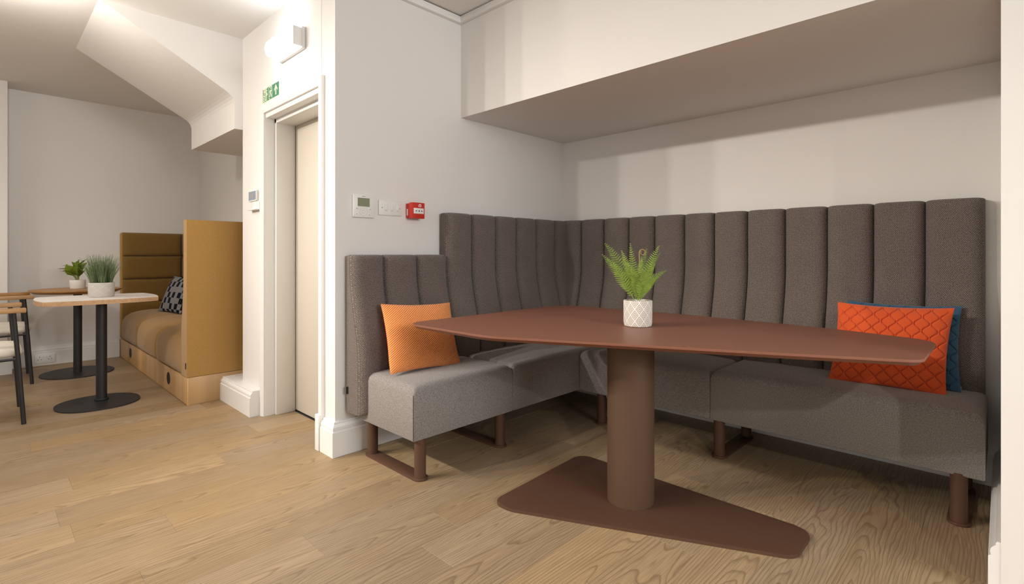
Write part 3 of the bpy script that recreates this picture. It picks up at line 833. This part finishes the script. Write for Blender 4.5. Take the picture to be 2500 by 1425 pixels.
# end panels: upright slabs that thicken towards the seat
def end_panel(name, xo, inward, z0, z1):
    bm = bmesh.new(); uvl = bm.loops.layers.uv.new('UVMap')
    prof = []
    N_ = 14
    for i in range(N_+1):
        z = z0+(z1-z0)*i/N_
        t = max(0, min(1, (.95-z)/.5)); prof.append((.085+.06*t*t*(3-2*t), z))
    outer = [(0, z) for _, z in prof]
    ys = (BY0, BY1)
    sec = [(0, z0)]+prof[0:]+[(0, z1)]
    vs = [[bm.verts.new((xo+inward*a, y, z)) for a, z in sec] for y in ys]
    n = len(sec)
    bm.faces.new(vs[0]); bm.faces.new(vs[1][::-1])
    for k in range(n): bm.faces.new((vs[0][k], vs[0][(k+1) % n], vs[1][(k+1) % n], vs[1][k]))
    es = [e for e in bm.edges if e.calc_face_angle(0) > .6]
    bmesh.ops.bevel(bm, geom=es, offset=.022, segments=4, profile=.5, affect='EDGES', clamp_overlap=True)
    return from_bm(bm, name, M['mustard'], booth, 45)
end_panel('end_panel', BX1, -1, .203, 1.352)
# stitched seam low across the outside of the near panel
box('panel_seam', BX1-.0006, BX1+.0006, BY0+.02, BY1-.02, .799, .8015, M['groove'] if False else M['mustard'], booth)
# far panel: backing plus padded horizontal channels
box('end_panel', BX0, BX0+.045, BY0, BY1, .203, 1.335, M['mustard'], booth, .02, 4)
def pad(name, a0, a1, z0, z1, n0, n1, mp, parent, mat='mustard', gz=.012, r=.028):
    bm = bmesh.new(); nx, nz = 14, 12
    V = []
    for j in range(nz+1):
        row = []
        for i in range(nx+1):
            a = .5-.5*math.cos(PI*i/nx); b = .5-.5*math.cos(PI*j/nz)
            da = min(a, 1-a)*(a1-a0); db = min(b, 1-b)*(z1-z0); e = 0
            for d in (da, db):
                if d < r: q = 1-d/r; e = math.hypot(e, (n1-n0)*.8*(1-math.sqrt(max(0, 1-q*q))))
            row.append(bm.verts.new(mp(a0+(a1-a0)*a, max(n0+.001, n1-e), z0+(z1-z0)*b)))
        V.append(row)
    for j in range(nz):
        for i in range(nx): bm.faces.new((V[j][i], V[j][i+1], V[j+1][i+1], V[j+1][i]))
    loop = V[0]+[V[j][-1] for j in range(1, nz+1)]+V[-1][-2::-1]+[V[j][0] for j in range(nz-1, 0, -1)]
    bmesh.ops.holes_fill(bm, edges=[e for e in bm.edges if e.is_boundary])
    return from_bm(bm, name, M[mat], parent, 60)
mpF = lambda s, n, z: (BX0+n, s, z)
zz = [.33, .58, .83, 1.08, 1.335]
for a, b in zip(zz, zz[1:]):
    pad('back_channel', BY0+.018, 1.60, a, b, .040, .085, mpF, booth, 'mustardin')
mpK = lambda s, n, z: (s, BY1-n, z)
box('back_panel', BX0+.03, BX1-.03, 1.66, BY1, .203, 1.335, M['mustard'], booth, .015, 3)
xs3 = [BX0+.085, -6.03, -5.26, BX1-.09]
for a, b in zip(xs3, xs3[1:]):
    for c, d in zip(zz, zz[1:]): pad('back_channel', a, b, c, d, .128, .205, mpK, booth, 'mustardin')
# seat: three cushions that roll over the front
def roll_seat(name, x0, x1):
    bm = bmesh.new()
    prof = [(1.60, .20), (1.60, .475), (1.45, .492), (1.30, .495), (1.20, .488), (1.12, .468), (1.07, .435), (1.045, .39), (1.036, .33), (1.035, .26), (1.04, .215), (1.055, .203)]
    xsn = [0, .006, .016, .03, .06]; L_ = x1-x0
    xv = xsn+[L_*q/6 for q in range(1, 6)]+[L_-q for q in reversed(xsn)]
    rings = []
    for q in xv:
        d = min(q, L_-q); e = 0
        if d < .04: k = 1-d/.04; e = .022*(1-math.sqrt(max(0, 1-k*k)))
        bul = .010*math.sin(PI*q/L_)
        ring = []
        for y, z in prof:
            s = e-bul
            yy = y+(s if y < 1.2 else 0); zv = z-(s if z > .4 else 0)
            ring.append(bm.verts.new((x0+q, yy, zv)))
        rings.append(ring)
    n = len(prof)
    for a, b in zip(rings, rings[1:]):
        for k in range(n): bm.faces.new((a[k], a[(k+1) % n], b[(k+1) % n], b[k]))
    bm.faces.new(rings[0]); bm.faces.new(rings[-1][::-1])
    return from_bm(bm, name, M['mustard'], booth, 50)
xs4 = [BX0+.06, -6.03, -5.257, BX1-.115]
for a, b in zip(xs4, xs4[1:]): roll_seat('seat', a, b)
box('care_tag', BX1-.030, BX1-.012, BY0-.0025, BY0+.004, .262, .305, M['blackpl'], booth, label='small black fabric tag')
r_, u_ = lean(0, 0, (.26, -1, 0), 22)
cushion('patterned_cushion', .44, .40, .13, M['navy'], M['navyplain'], (-6.17, 1.345, .497), r_, u_, 'black and grey striped block-pattern cushion in the mustard booth', nx=40, ny=36)

# ------------------------------------------------------------------ cafe tables
ct = empty('cafe_table', (-4.84, .595, 0), 'square white cafe table with oak edge and black round-cornered foot', 'table')
def squircle(cx, cy, hx, hy, bx, by, n=12):
    out = []
    cs = [(cx-hx, cy-hy), (cx+hx, cy-hy), (cx+hx, cy+hy), (cx-hx, cy+hy)]
    for k in range(4):
        a = Vector(cs[k]); b = Vector(cs[(k+1) % 4]); nn = Vector(((b-a).y, -(b-a).x)).normalized(); bu = by if k % 2 == 0 else bx
        for i in range(n):
            t = i/n; p = a.lerp(b, t)+nn*bu*(1-(2*t-1)**2); out.append((p.x, p.y))
    return round_poly(out, [.03 if i % n == 0 else .001 for i in range(4*n)], 4) if False else out
sq = squircle(-4.965, .615, .275, .33, .035, .03)
prism('table_edge', sq, .742, .773, M['edgeoak'], ct, .002)
prism('tabletop', [( -4.965+(x+4.965)*.994, .615+(y-.615)*.994) for x, y in sq], .773, .7755, M['whitetop'], ct)
prism('base_plate', round_poly([(-5.07, .352), (-4.585, .352), (-4.585, .848), (-5.07, .848)], .225, 12), 0, .009, M['black'], ct, .002)
cyl('column', -4.885, .625, .009, .742, .034, M['black'], ct)
cyl('column_collar', -4.885, .625, .009, .024, .044, M['black'], ct, bev=.003)
ot = empty('round_table', (-6.2, .62, 0), 'round oak cafe table with a round black foot by the far wall', 'table')
def ellipse(cx, cy, a, b, rot, n=48):
    return [(cx+a*math.cos(t)*math.cos(rot)-b*math.sin(t)*math.sin(rot), cy+a*math.cos(t)*math.sin(rot)+b*math.sin(t)*math.cos(rot)) for t in [2*PI*k/n for k in range(n)]]
bm = bmesh.new()
e0 = ellipse(-6.25, .62, .35, .335, 0); e1 = ellipse(-6.25, .62, .315, .30, 0)
lay = [(e0, .776), (e0, .766), (e1, .744)]
rg = [[bm.verts.new((x, y, z)) for x, y in p] for p, z in lay]
bm.faces.new(rg[0]); bm.faces.new(rg[-1][::-1])
for a, b in zip(rg, rg[1:]):
    for k in range(48): bm.faces.new((a[k], b[k], b[(k+1) % 48], a[(k+1) % 48]))
from_bm(bm, 'tabletop', M['oaktop'], ot, 30)
prism('base_plate', ellipse(-6.2, .62, .285, .268, 0), 0, .009, M['black'], ot, .002)
cyl('column', -6.2, .62, .009, .745, .032, M['black'], ot)

# plants on the cafe tables
gp = Vector((-4.965, .635, .7755))
gpl = empty('potted_grass', gp, 'grey green grass tuft in a squat grey patterned pot on the white table', 'plant')
lathe('pot', gp.x, gp.y, [(.072, .7755), (.077, .778), (.080, .79), (.081, .882), (.079, .885), (.074, .885), (.073, .880), (.072, .87)], M['pot2'], gpl, 48)
lathe('soil', gp.x, gp.y, [(.0715, .862), (.0715, .870), (.002, .872)], M['soil'], gpl, 24)
for part_k in range(1):
    bm = bmesh.new()
    for k in range(520):
        a = random.uniform(0, 2*PI); rr = .066*math.sqrt(random.random())
        b = gp+Vector((rr*math.cos(a), rr*math.sin(a), .094))
        h = random.uniform(.12, .245); sp = rr/.066*random.uniform(.2, 1.15)
        a2 = a+random.uniform(-.5, .5)
        t = b+Vector((math.cos(a2)*sp*.085, math.sin(a2)*sp*.085, h*(1-.12*sp)))
        m_ = b+Vector((math.cos(a2)*sp*.02, math.sin(a2)*sp*.02, h*.6))
        blade(bm, b, m_, t, random.uniform(.0012, .0022), 5, Vector((math.cos(a*3), math.sin(a*3), .3)), lambda t: 1-.9*t*t, .0004)
    o = from_bm(bm, 'grass_blades', M['grass'], gpl, 60); o['kind'] = 'stuff'
lp = Vector((-6.30, .63, .776))
lpl = empty('leafy_plant', lp, 'lime green broad-leaved plant in a small white pot on the round oak table', 'plant')
lathe('pot', lp.x, lp.y, [(.052, .776), (.056, .779), (.0585, .80), (.060, .856), (.0585, .859), (.054, .859), (.053, .855), (.052, .847)], M['potw'], lpl, 40)
lathe('soil', lp.x, lp.y, [(.0515, .838), (.0515, .846), (.002, .848)], M['soil'], lpl, 24)
def leaf(parent, base, tip, up, wmax, name='leaf'):
    base, tip = Vector(base), Vector(tip); ax_ = tip-base; ln = ax_.length; d = ax_.normalized(); s = d.cross(Vector(up)).normalized(); n = s.cross(d).normalized()
    bm = bmesh.new(); NL = 10; rows = []
    for i in range(NL+1):
        t = i/NL; wv = wmax*(math.sin(PI*min(1, t*.93+.04)**.8))**.9 if i < NL else .0008
        cen = base+d*ln*t+n*(.12*ln*math.sin(PI*t)-.10*ln*t*t)
        rows.append([bm.verts.new(cen+s*wv*q+n*(abs(q)*wv*.35+.003*math.sin(t*26)*abs(q))) for q in (-1, -.5, 0, .5, 1)])
    top = [f for a, b in zip(rows, rows[1:]) for f in [bm.faces.new((a[k], a[k+1], b[k+1], b[k])) for k in range(4)]]
    bmesh.ops.solidify(bm, geom=bm.faces[:], thickness=.0009)
    from_bm(bm, name, M['leaf'], parent, 60)
    tb_ = Vector((lp.x, lp.y, lp.z+.066))+Vector((d.x*.012, d.y*.012, 0))
    tube('leaf_stalk', [tb_, tb_.lerp(base, .5)+Vector((0, 0, .008)), base+d*.01], .0026, M['fernstem'], parent, 6)
def lpt(px, py, dd): return lp+R2*(px*4.75/1246.6)+Vector((0, 0, (702-py)*4.75/1246.6))+D2*dd
lv = [((-8, 668), (-41, 650), -.03, .034), ((-6, 664), (-38, 641), .0, .030), ((-3, 660), (-20, 634), .03, .030), ((0, 660), (-8, 629), .04, .028), ((4, 660), (16, 627), .02, .030), ((5, 664), (24, 640), -.03, .034),
      ((-2, 668), (-12, 642), -.08, .036), ((4, 668), (14, 646), -.08, .036), ((6, 672), (26, 655), -.05, .034), ((0, 664), (4, 636), .08, .03), ((-5, 670), (-24, 656), -.08, .034)]
for (bx_, by_), (tx_, ty_), dd, wm in lv:
    leaf(lpl, lpt(bx_*.9, by_, dd*.3), lpt(tx_, ty_, dd), (0, 0, 1) if abs(tx_) > 15 else -D2, wm)

# ------------------------------------------------------------------ armchairs, mostly outside the frame
def make_chair(name, label):
    """built facing +Y about its own origin, then moved"""
    root = empty(name, (0, 0, 0), label, 'chair', 'armchairs drawn up to the cafe tables')
    hw = .275
    for sx in (-1, 1):
        tube('front_leg', [(sx*hw, .0, 0), (sx*(hw-.004), -.025, .40), (sx*(hw-.008), -.048, .725)], .0125, M['black'], root)
        tube('rear_leg', [(sx*(hw-.03), -.50, 0), (sx*(hw-.025), -.46, .40), (sx*(hw-.015), -.43, .725)], .0125, M['black'], root)
        # arm: flat oak rail, thicker in the middle
        bm = bmesh.new()
        bm_box(bm, sx*(hw-.008)-.028, sx*(hw-.008)+.028, -.42, .012, .722, .752, .006, 2)
        from_bm(bm, 'armrest', M['armoak'], root, 40)
        tube('seat_rail', [(sx*(hw-.005), -.035, .425), (sx*(hw-.02), -.455, .415)], .009, M['black'], root, 10)
    tube('seat_rail', [(-hw+.005, -.030, .425), (hw-.005, -.030, .425)], .009, M['black'], root, 10)
    # curved oak back rail
    pts = []
    bm = bmesh.new(); rings = []
    for i in range(17):
        a = PI*i/16; cx_, cy_ = hw*math.cos(a)*.99, -.42-.17*math.sin(a); k = Vector((math.cos(a), -math.sin(a)*.9, 0)).normalized()
        hgt = .03+.09*math.sin(a)
        rings.append([bm.verts.new((cx_+k.x*o_, cy_+k.y*o_, z_)) for o_, z_ in ((-.016, .722), (.016, .722), (.016, .722+hgt), (-.016, .722+hgt))])
    for a, b in zip(rings, rings[1:]):
        for k in range(4): bm.faces.new((a[k], a[(k+1) % 4], b[(k+1) % 4], b[k]))
    bm.faces.new(rings[0]); bm.faces.new(rings[-1][::-1])
    from_bm(bm, 'backrest', M['armoak'], root, 40)
    # padded round-cornered seat
    bm = bmesh.new(); pp = round_poly([(-.25, -.47), (.25, -.47), (.245, .0), (-.245, .0)], [.14, .14, .09, .09], 8)
    lay = [(.90, .432), (.97, .438), (1.0, .455), (.985, .475), (.93, .489), (.75, .497), (.4, .501)]
    rg = [[bm.verts.new((x*s, -.235+(y+.235)*s, z)) for x, y in pp] for s, z in lay]
    for a, b in zip(rg, rg[1:]):
        for k in range(len(pp)): bm.faces.new((a[k], a[(k+1) % len(pp)], b[(k+1) % len(pp)], b[k]))
    bm.faces.new(rg[0][::-1]); bm.faces.new(rg[-1])
    from_bm(bm, 'seat', M['cream'], root, 60)
    return root
def dup(root, loc, label):
    r = root.copy(); COL.objects.link(r); r.location = loc; r['label'] = label
    for ch in list(root.children):
        c = ch.copy(); COL.objects.link(c); c.parent = r
    return r
ch = make_chair('armchair', 'black framed armchair with cream seat at the white cafe table, nearer of the two')
dup(ch, (-6.215, .297, 0), 'black framed armchair with cream seat at the round oak table, by the far wall')
ch.location = (-4.85, .19, 0)

# ------------------------------------------------------------------ things on the walls
def xbox(name, y0, y1, z0, z1, t0, t1, mat, parent, bev=.002, **kw): return box(name, XL+t0, XL+t1, y0, y1, z0, z1, mat, parent, bev, **kw)
FONT_MATS = M
def text_mesh(s, size, name, mat, parent, mw, bold=0.0, ext=.0004, spacing=1.0, sx=1.0):
    cu = bpy.data.curves.new(name, 'FONT'); cu.body = s; cu.size = size; cu.align_x = 'CENTER'; cu.align_y = 'CENTER'; cu.extrude = ext; cu.offset = bold; cu.space_character = spacing
    o = bpy.data.objects.new(name, cu); COL.objects.link(o)
    bpy.context.view_layer.update()
    me = bpy.data.meshes.new_from_object(o.evaluated_get(bpy.context.evaluated_depsgraph_get()))
    bpy.data.objects.remove(o); bpy.data.curves.remove(cu)
    me.name = name; me.materials.clear()
    me.transform(Matrix.Scale(sx, 4, (1, 0, 0))); me.transform(mw)
    return link(name, me, mat, parent)
def MWX(x, y, z): # text facing +X (reads along +Y)
    return Matrix.Translation((x, y, z)) @ Matrix(((0, 0, 1, 0), (1, 0, 0, 0), (0, 1, 0, 0), (0, 0, 0, 1)))
def MWY(x, y, z): # text facing -Y (reads along +X)
    return Matrix.Translation((x, y, z)) @ Matrix(((1, 0, 0, 0), (0, 0, -1, 0), (0, 1, 0, 0), (0, 0, 0, 1)))

# air conditioning controller
ac = empty('wall_controller', (XL, 1.505, 1.373), 'white square wall controller with a green grey display, leftmost of three units over the banquette', 'controller')
xbox('body', 1.440, 1.574, 1.309, 1.437, 0, .017, M['plastic'], ac, .003)
xbox('display', 1.466, 1.541, 1.371, 1.419, .0165, .0175, M['lcd'], ac, 0)
xbox('maker_print', 1.493, 1.515, 1.4265, 1.4295, .0165, .0172, M['greyprint'], ac, 0)
for yy, zz_ in ((1.462, 1.358), (1.544, 1.358), (1.462, 1.326), (1.540, 1.326)):
    xbox('button', yy-.012, yy+.012, zz_-.007, zz_+.007, .0165, .0176, M['plastic'], ac, .0004)
    xbox('button_print', yy-.005, yy+.002, zz_-.0015, zz_+.0015, .0176, .0179, M['greyprint'], ac, 0)
for rr, mt, t in ((.023, 'greyprint', .0171), (.0222, 'plastic', .0175), (.010, 'greyprint', .0178), (.0092, 'plastic', .0182)):
    bm = bmesh.new(); bm_tube(bm, [(XL+.0155, 1.503, 1.341), (XL+t, 1.503, 1.341)], rr, 32); from_bm(bm, 'round_button', M[mt], ac, 40)
# light switch
sw = empty('light_switch', (XL, 1.685, 1.375), 'white three-gang light switch plate between the controller and the red call point', 'switch')
xbox('plate', 1.606, 1.764, 1.330, 1.419, 0, .010, M['plastic'], sw, .004)
for yy in (1.654, 1.694, 1.734):
    xbox('rocker', yy-.011, yy+.011, 1.362, 1.392, .0095, .0135, M['plastic'], sw, .0015)
    xbox('rocker_print', yy-.007, yy+.007, 1.356, 1.3578, .0099, .0103, M['greyprint'], sw, 0)
for yy in (1.627, 1.748):
    bm = bmesh.new(); bm_tube(bm, [(XL+.009, yy, 1.374), (XL+.0108, yy, 1.374)], .0035, 14); from_bm(bm, 'screw', M['greyprint'], sw, 40)
# fire alarm call point
fc = empty('fire_call_point', (XL, 1.845, 1.366), 'red fire alarm call point with white break panel above the banquette', 'alarm')
xbox('back_box', 1.797, 1.893, 1.322, 1.410, 0, .040, M['firered'], fc, .004)
prism('front', [(XL+.040, 1.796), (XL+.066, 1.800), (XL+.071, 1.845), (XL+.066, 1.890), (XL+.040, 1.894)], 1.318, 1.414, M['firered'], fc, .002)
xbox('break_panel', 1.809, 1.880, 1.3465, 1.380, .0655, .0722, M['plastic'], fc, .001)
pan = .0724
def flat_x(bm, pts, t): # polygon in (y, z) standing t from the wall, facing +X
    bm_prism(bm, pts, t, t+.0004, f=lambda a, b, c: (XL+c, a, b))
bm = bmesh.new()
cz = 1.363
flat_x(bm, [(1.845+.004*math.cos(q*PI/8), cz+.0055*math.sin(q*PI/8)) for q in range(16)], pan)
for sg in (-1, 1):
    c = 1.845+sg*.021
    P_ = [(-.011, -.0012), (.001, -.0012), (.001, -.0055), (.010, 0), (.001, .0055), (.001, .0012), (-.011, .0012)]
    flat_x(bm, [(c-sg*q[0]*.8, cz+q[1]) for q in (P_ if sg > 0 else P_[::-1])], pan)
from_bm(bm, 'arrows_print', M['darkprint'], fc)
bm = bmesh.new()
bm_prism(bm, [(1.842, 1.388), (1.860, 1.388), (1.860, 1.4035), (1.849, 1.4055), (1.842, 1.398)], .0700, .0722, f=lambda a, b, c: (XL+c, a, b))
from_bm(bm, 'flame_symbol', M['plastic'], fc)
bm = bmesh.new()
bm_prism(bm, [(1.846, 1.390), (1.853, 1.390), (1.855, 1.396), (1.851, 1.402), (1.847, 1.396)], .0722, .0726, f=lambda a, b, c: (XL+c, a, b))
from_bm(bm, 'hand_symbol', M['firered'], fc)
box('side_label', XL+.012, XL+.024, 1.7962, 1.798, 1.336, 1.376, M['plastic'], fc)

# fire exit sign
sg = empty('exit_sign', (-3.515, YD, 2.176), 'green FIRE EXIT sign with running figure and arrow above the lift door', 'sign')
box('plate', -3.655, -3.379, YD-.004, YD, 2.122, 2.224, M['lume'], sg)
box('green_field', -3.652, -3.381, YD-.0047, YD-.004, 2.134, 2.222, M['green'], sg)
text_mesh('FIRE', .060, 'lettering', M['lume'], sg, MWY(-3.606, YD-.0050, 2.2005), .0012, sx=.62)
text_mesh('EXIT', .060, 'lettering', M['lume'], sg, MWY(-3.606, YD-.0050, 2.1555), .0012, sx=.62)
# doorway with running man
bm = bmesh.new()
fy = lambda a, b, c: (a, YD-c, b)
def flat_y(bm, pts, t): bm_prism(bm, pts, t, t+.0004, f=fy)
for q in ([(-3.548, 2.138), (-3.543, 2.138), (-3.543, 2.217), (-3.548, 2.217)], [(-3.497, 2.138), (-3.492, 2.138), (-3.492, 2.217), (-3.497, 2.217)], [(-3.548, 2.214), (-3.492, 2.214), (-3.492, 2.219), (-3.548, 2.219)], [(-3.548, 2.137), (-3.525, 2.137), (-3.525, 2.141), (-3.548, 2.141)]):
    flat_y(bm, q, .0047)
hx, hz = -3.513, 2.205
flat_y(bm, [(hx+.006*math.cos(k*PI/6), hz+.006*math.sin(k*PI/6)) for k in range(12)], .0047)
def limb(a, b, w_):
    a, b = Vector(a), Vector(b); d = (b-a).normalized(); s = Vector((-d.y, d.x))*w_
    flat_y(bm, [tuple(a-s), tuple(b-s), tuple(b+s), tuple(a+s)], .0047)
limb((-3.516, 2.196), (-3.523, 2.172), .006); limb((-3.517, 2.195), (-3.503, 2.186), .0025); limb((-3.503, 2.186), (-3.499, 2.192), .0025)
limb((-3.517, 2.195), (-3.532, 2.188), .0025); limb((-3.532, 2.188), (-3.534, 2.178), .0025)
limb((-3.522, 2.174), (-3.508, 2.163), .0032); limb((-3.508, 2.163), (-3.510, 2.146), .003); limb((-3.524, 2.174), (-3.528, 2.158), .0032); limb((-3.528, 2.158), (-3.540, 2.152), .003)
from_bm(bm, 'running_figure', M['lume'], sg)
bm = bmesh.new()
ax0 = -3.431
flat_y(bm, [(ax0, 2.213), (ax0-.026, 2.183), (ax0-.026, 2.170), (ax0-.007, 2.190), (ax0-.007, 2.146), (ax0+.007, 2.146), (ax0+.007, 2.190), (ax0+.026, 2.170), (ax0+.026, 2.183)], .0047)
from_bm(bm, 'arrow', M['lume'], sg)

# emergency bulkhead lamp
bl = empty('bulkhead_lamp', (-3.17, YD, 2.39), 'glowing white bulkhead lamp high on the wall above the exit sign', 'lamp')
box('back_plate', -3.345, -2.995, YD-.022, YD, 2.325, 2.455, M['housing'], bl, .004)
bm = bmesh.new()
bm_prism(bm, round_poly([(-.022, 2.330), (-.10, 2.345), (-.112, 2.39), (-.10, 2.435), (-.022, 2.450)], [.002, .02, .05, .02, .002], 5), -3.335, -3.005, f=lambda a, b, c: (c, YD+a, b))
from_bm(bm, 'diffuser', M['diffuser'], bl, 40)
box('end_cap', -3.006, -2.999, YD-.075, YD-.02, 2.335, 2.445, M['housing'], bl, .002)

# small thermostat on the lobby wall and its key holder
th = empty('thermostat', (-3.82, YD, 1.51), 'small white thermostat with grey blue display beside the lift door', 'thermostat')
box('body', -3.895, -3.742, YD-.016, YD, 1.474, 1.549, M['plastic'], th, .003)
box('display', -3.885, -3.752, YD-.0168, YD-.0155, 1.482, 1.543, M['lcdblue'], th)
box('readout', -3.850, -3.790, YD-.0172, YD-.0166, 1.502, 1.524, M['greyprint'], th)
kh = empty('card_holder', (-3.79, YD, 1.44), 'white card holder ledge fixed just below the thermostat', 'holder')
box('back_plate', -3.868, -3.712, YD-.008, YD, 1.415, 1.473, M['plastic'], kh, .002)
box('ledge', -3.868, -3.712, YD-.035, YD, 1.409, 1.415, M['plastic'], kh, .001)

# double socket on the far skirting
so = empty('wall_socket', (XFAR+.03, .435, .07), 'white double wall socket on the skirting behind the cafe tables', 'socket')
box('plate', XFAR+.030, XFAR+.040, .357, .513, .022, .112, M['plastic'], so, .003)
for yy in (.397, .473):
    for dy, dz_, hh in ((0, .018, .006), (-.011, -.006, .004), (.011, -.006, .004)):
        box('pin_slot', XFAR+.0396, XFAR+.0404, yy+dy-.0022, yy+dy+.0022, .067+dz_-hh, .067+dz_+hh, M['darkprint'], so)
for yy in (.423, .447):
    box('rocker', XFAR+.0395, XFAR+.043, yy-.006, yy+.006, .078, .098, M['plastic'], so, .001)
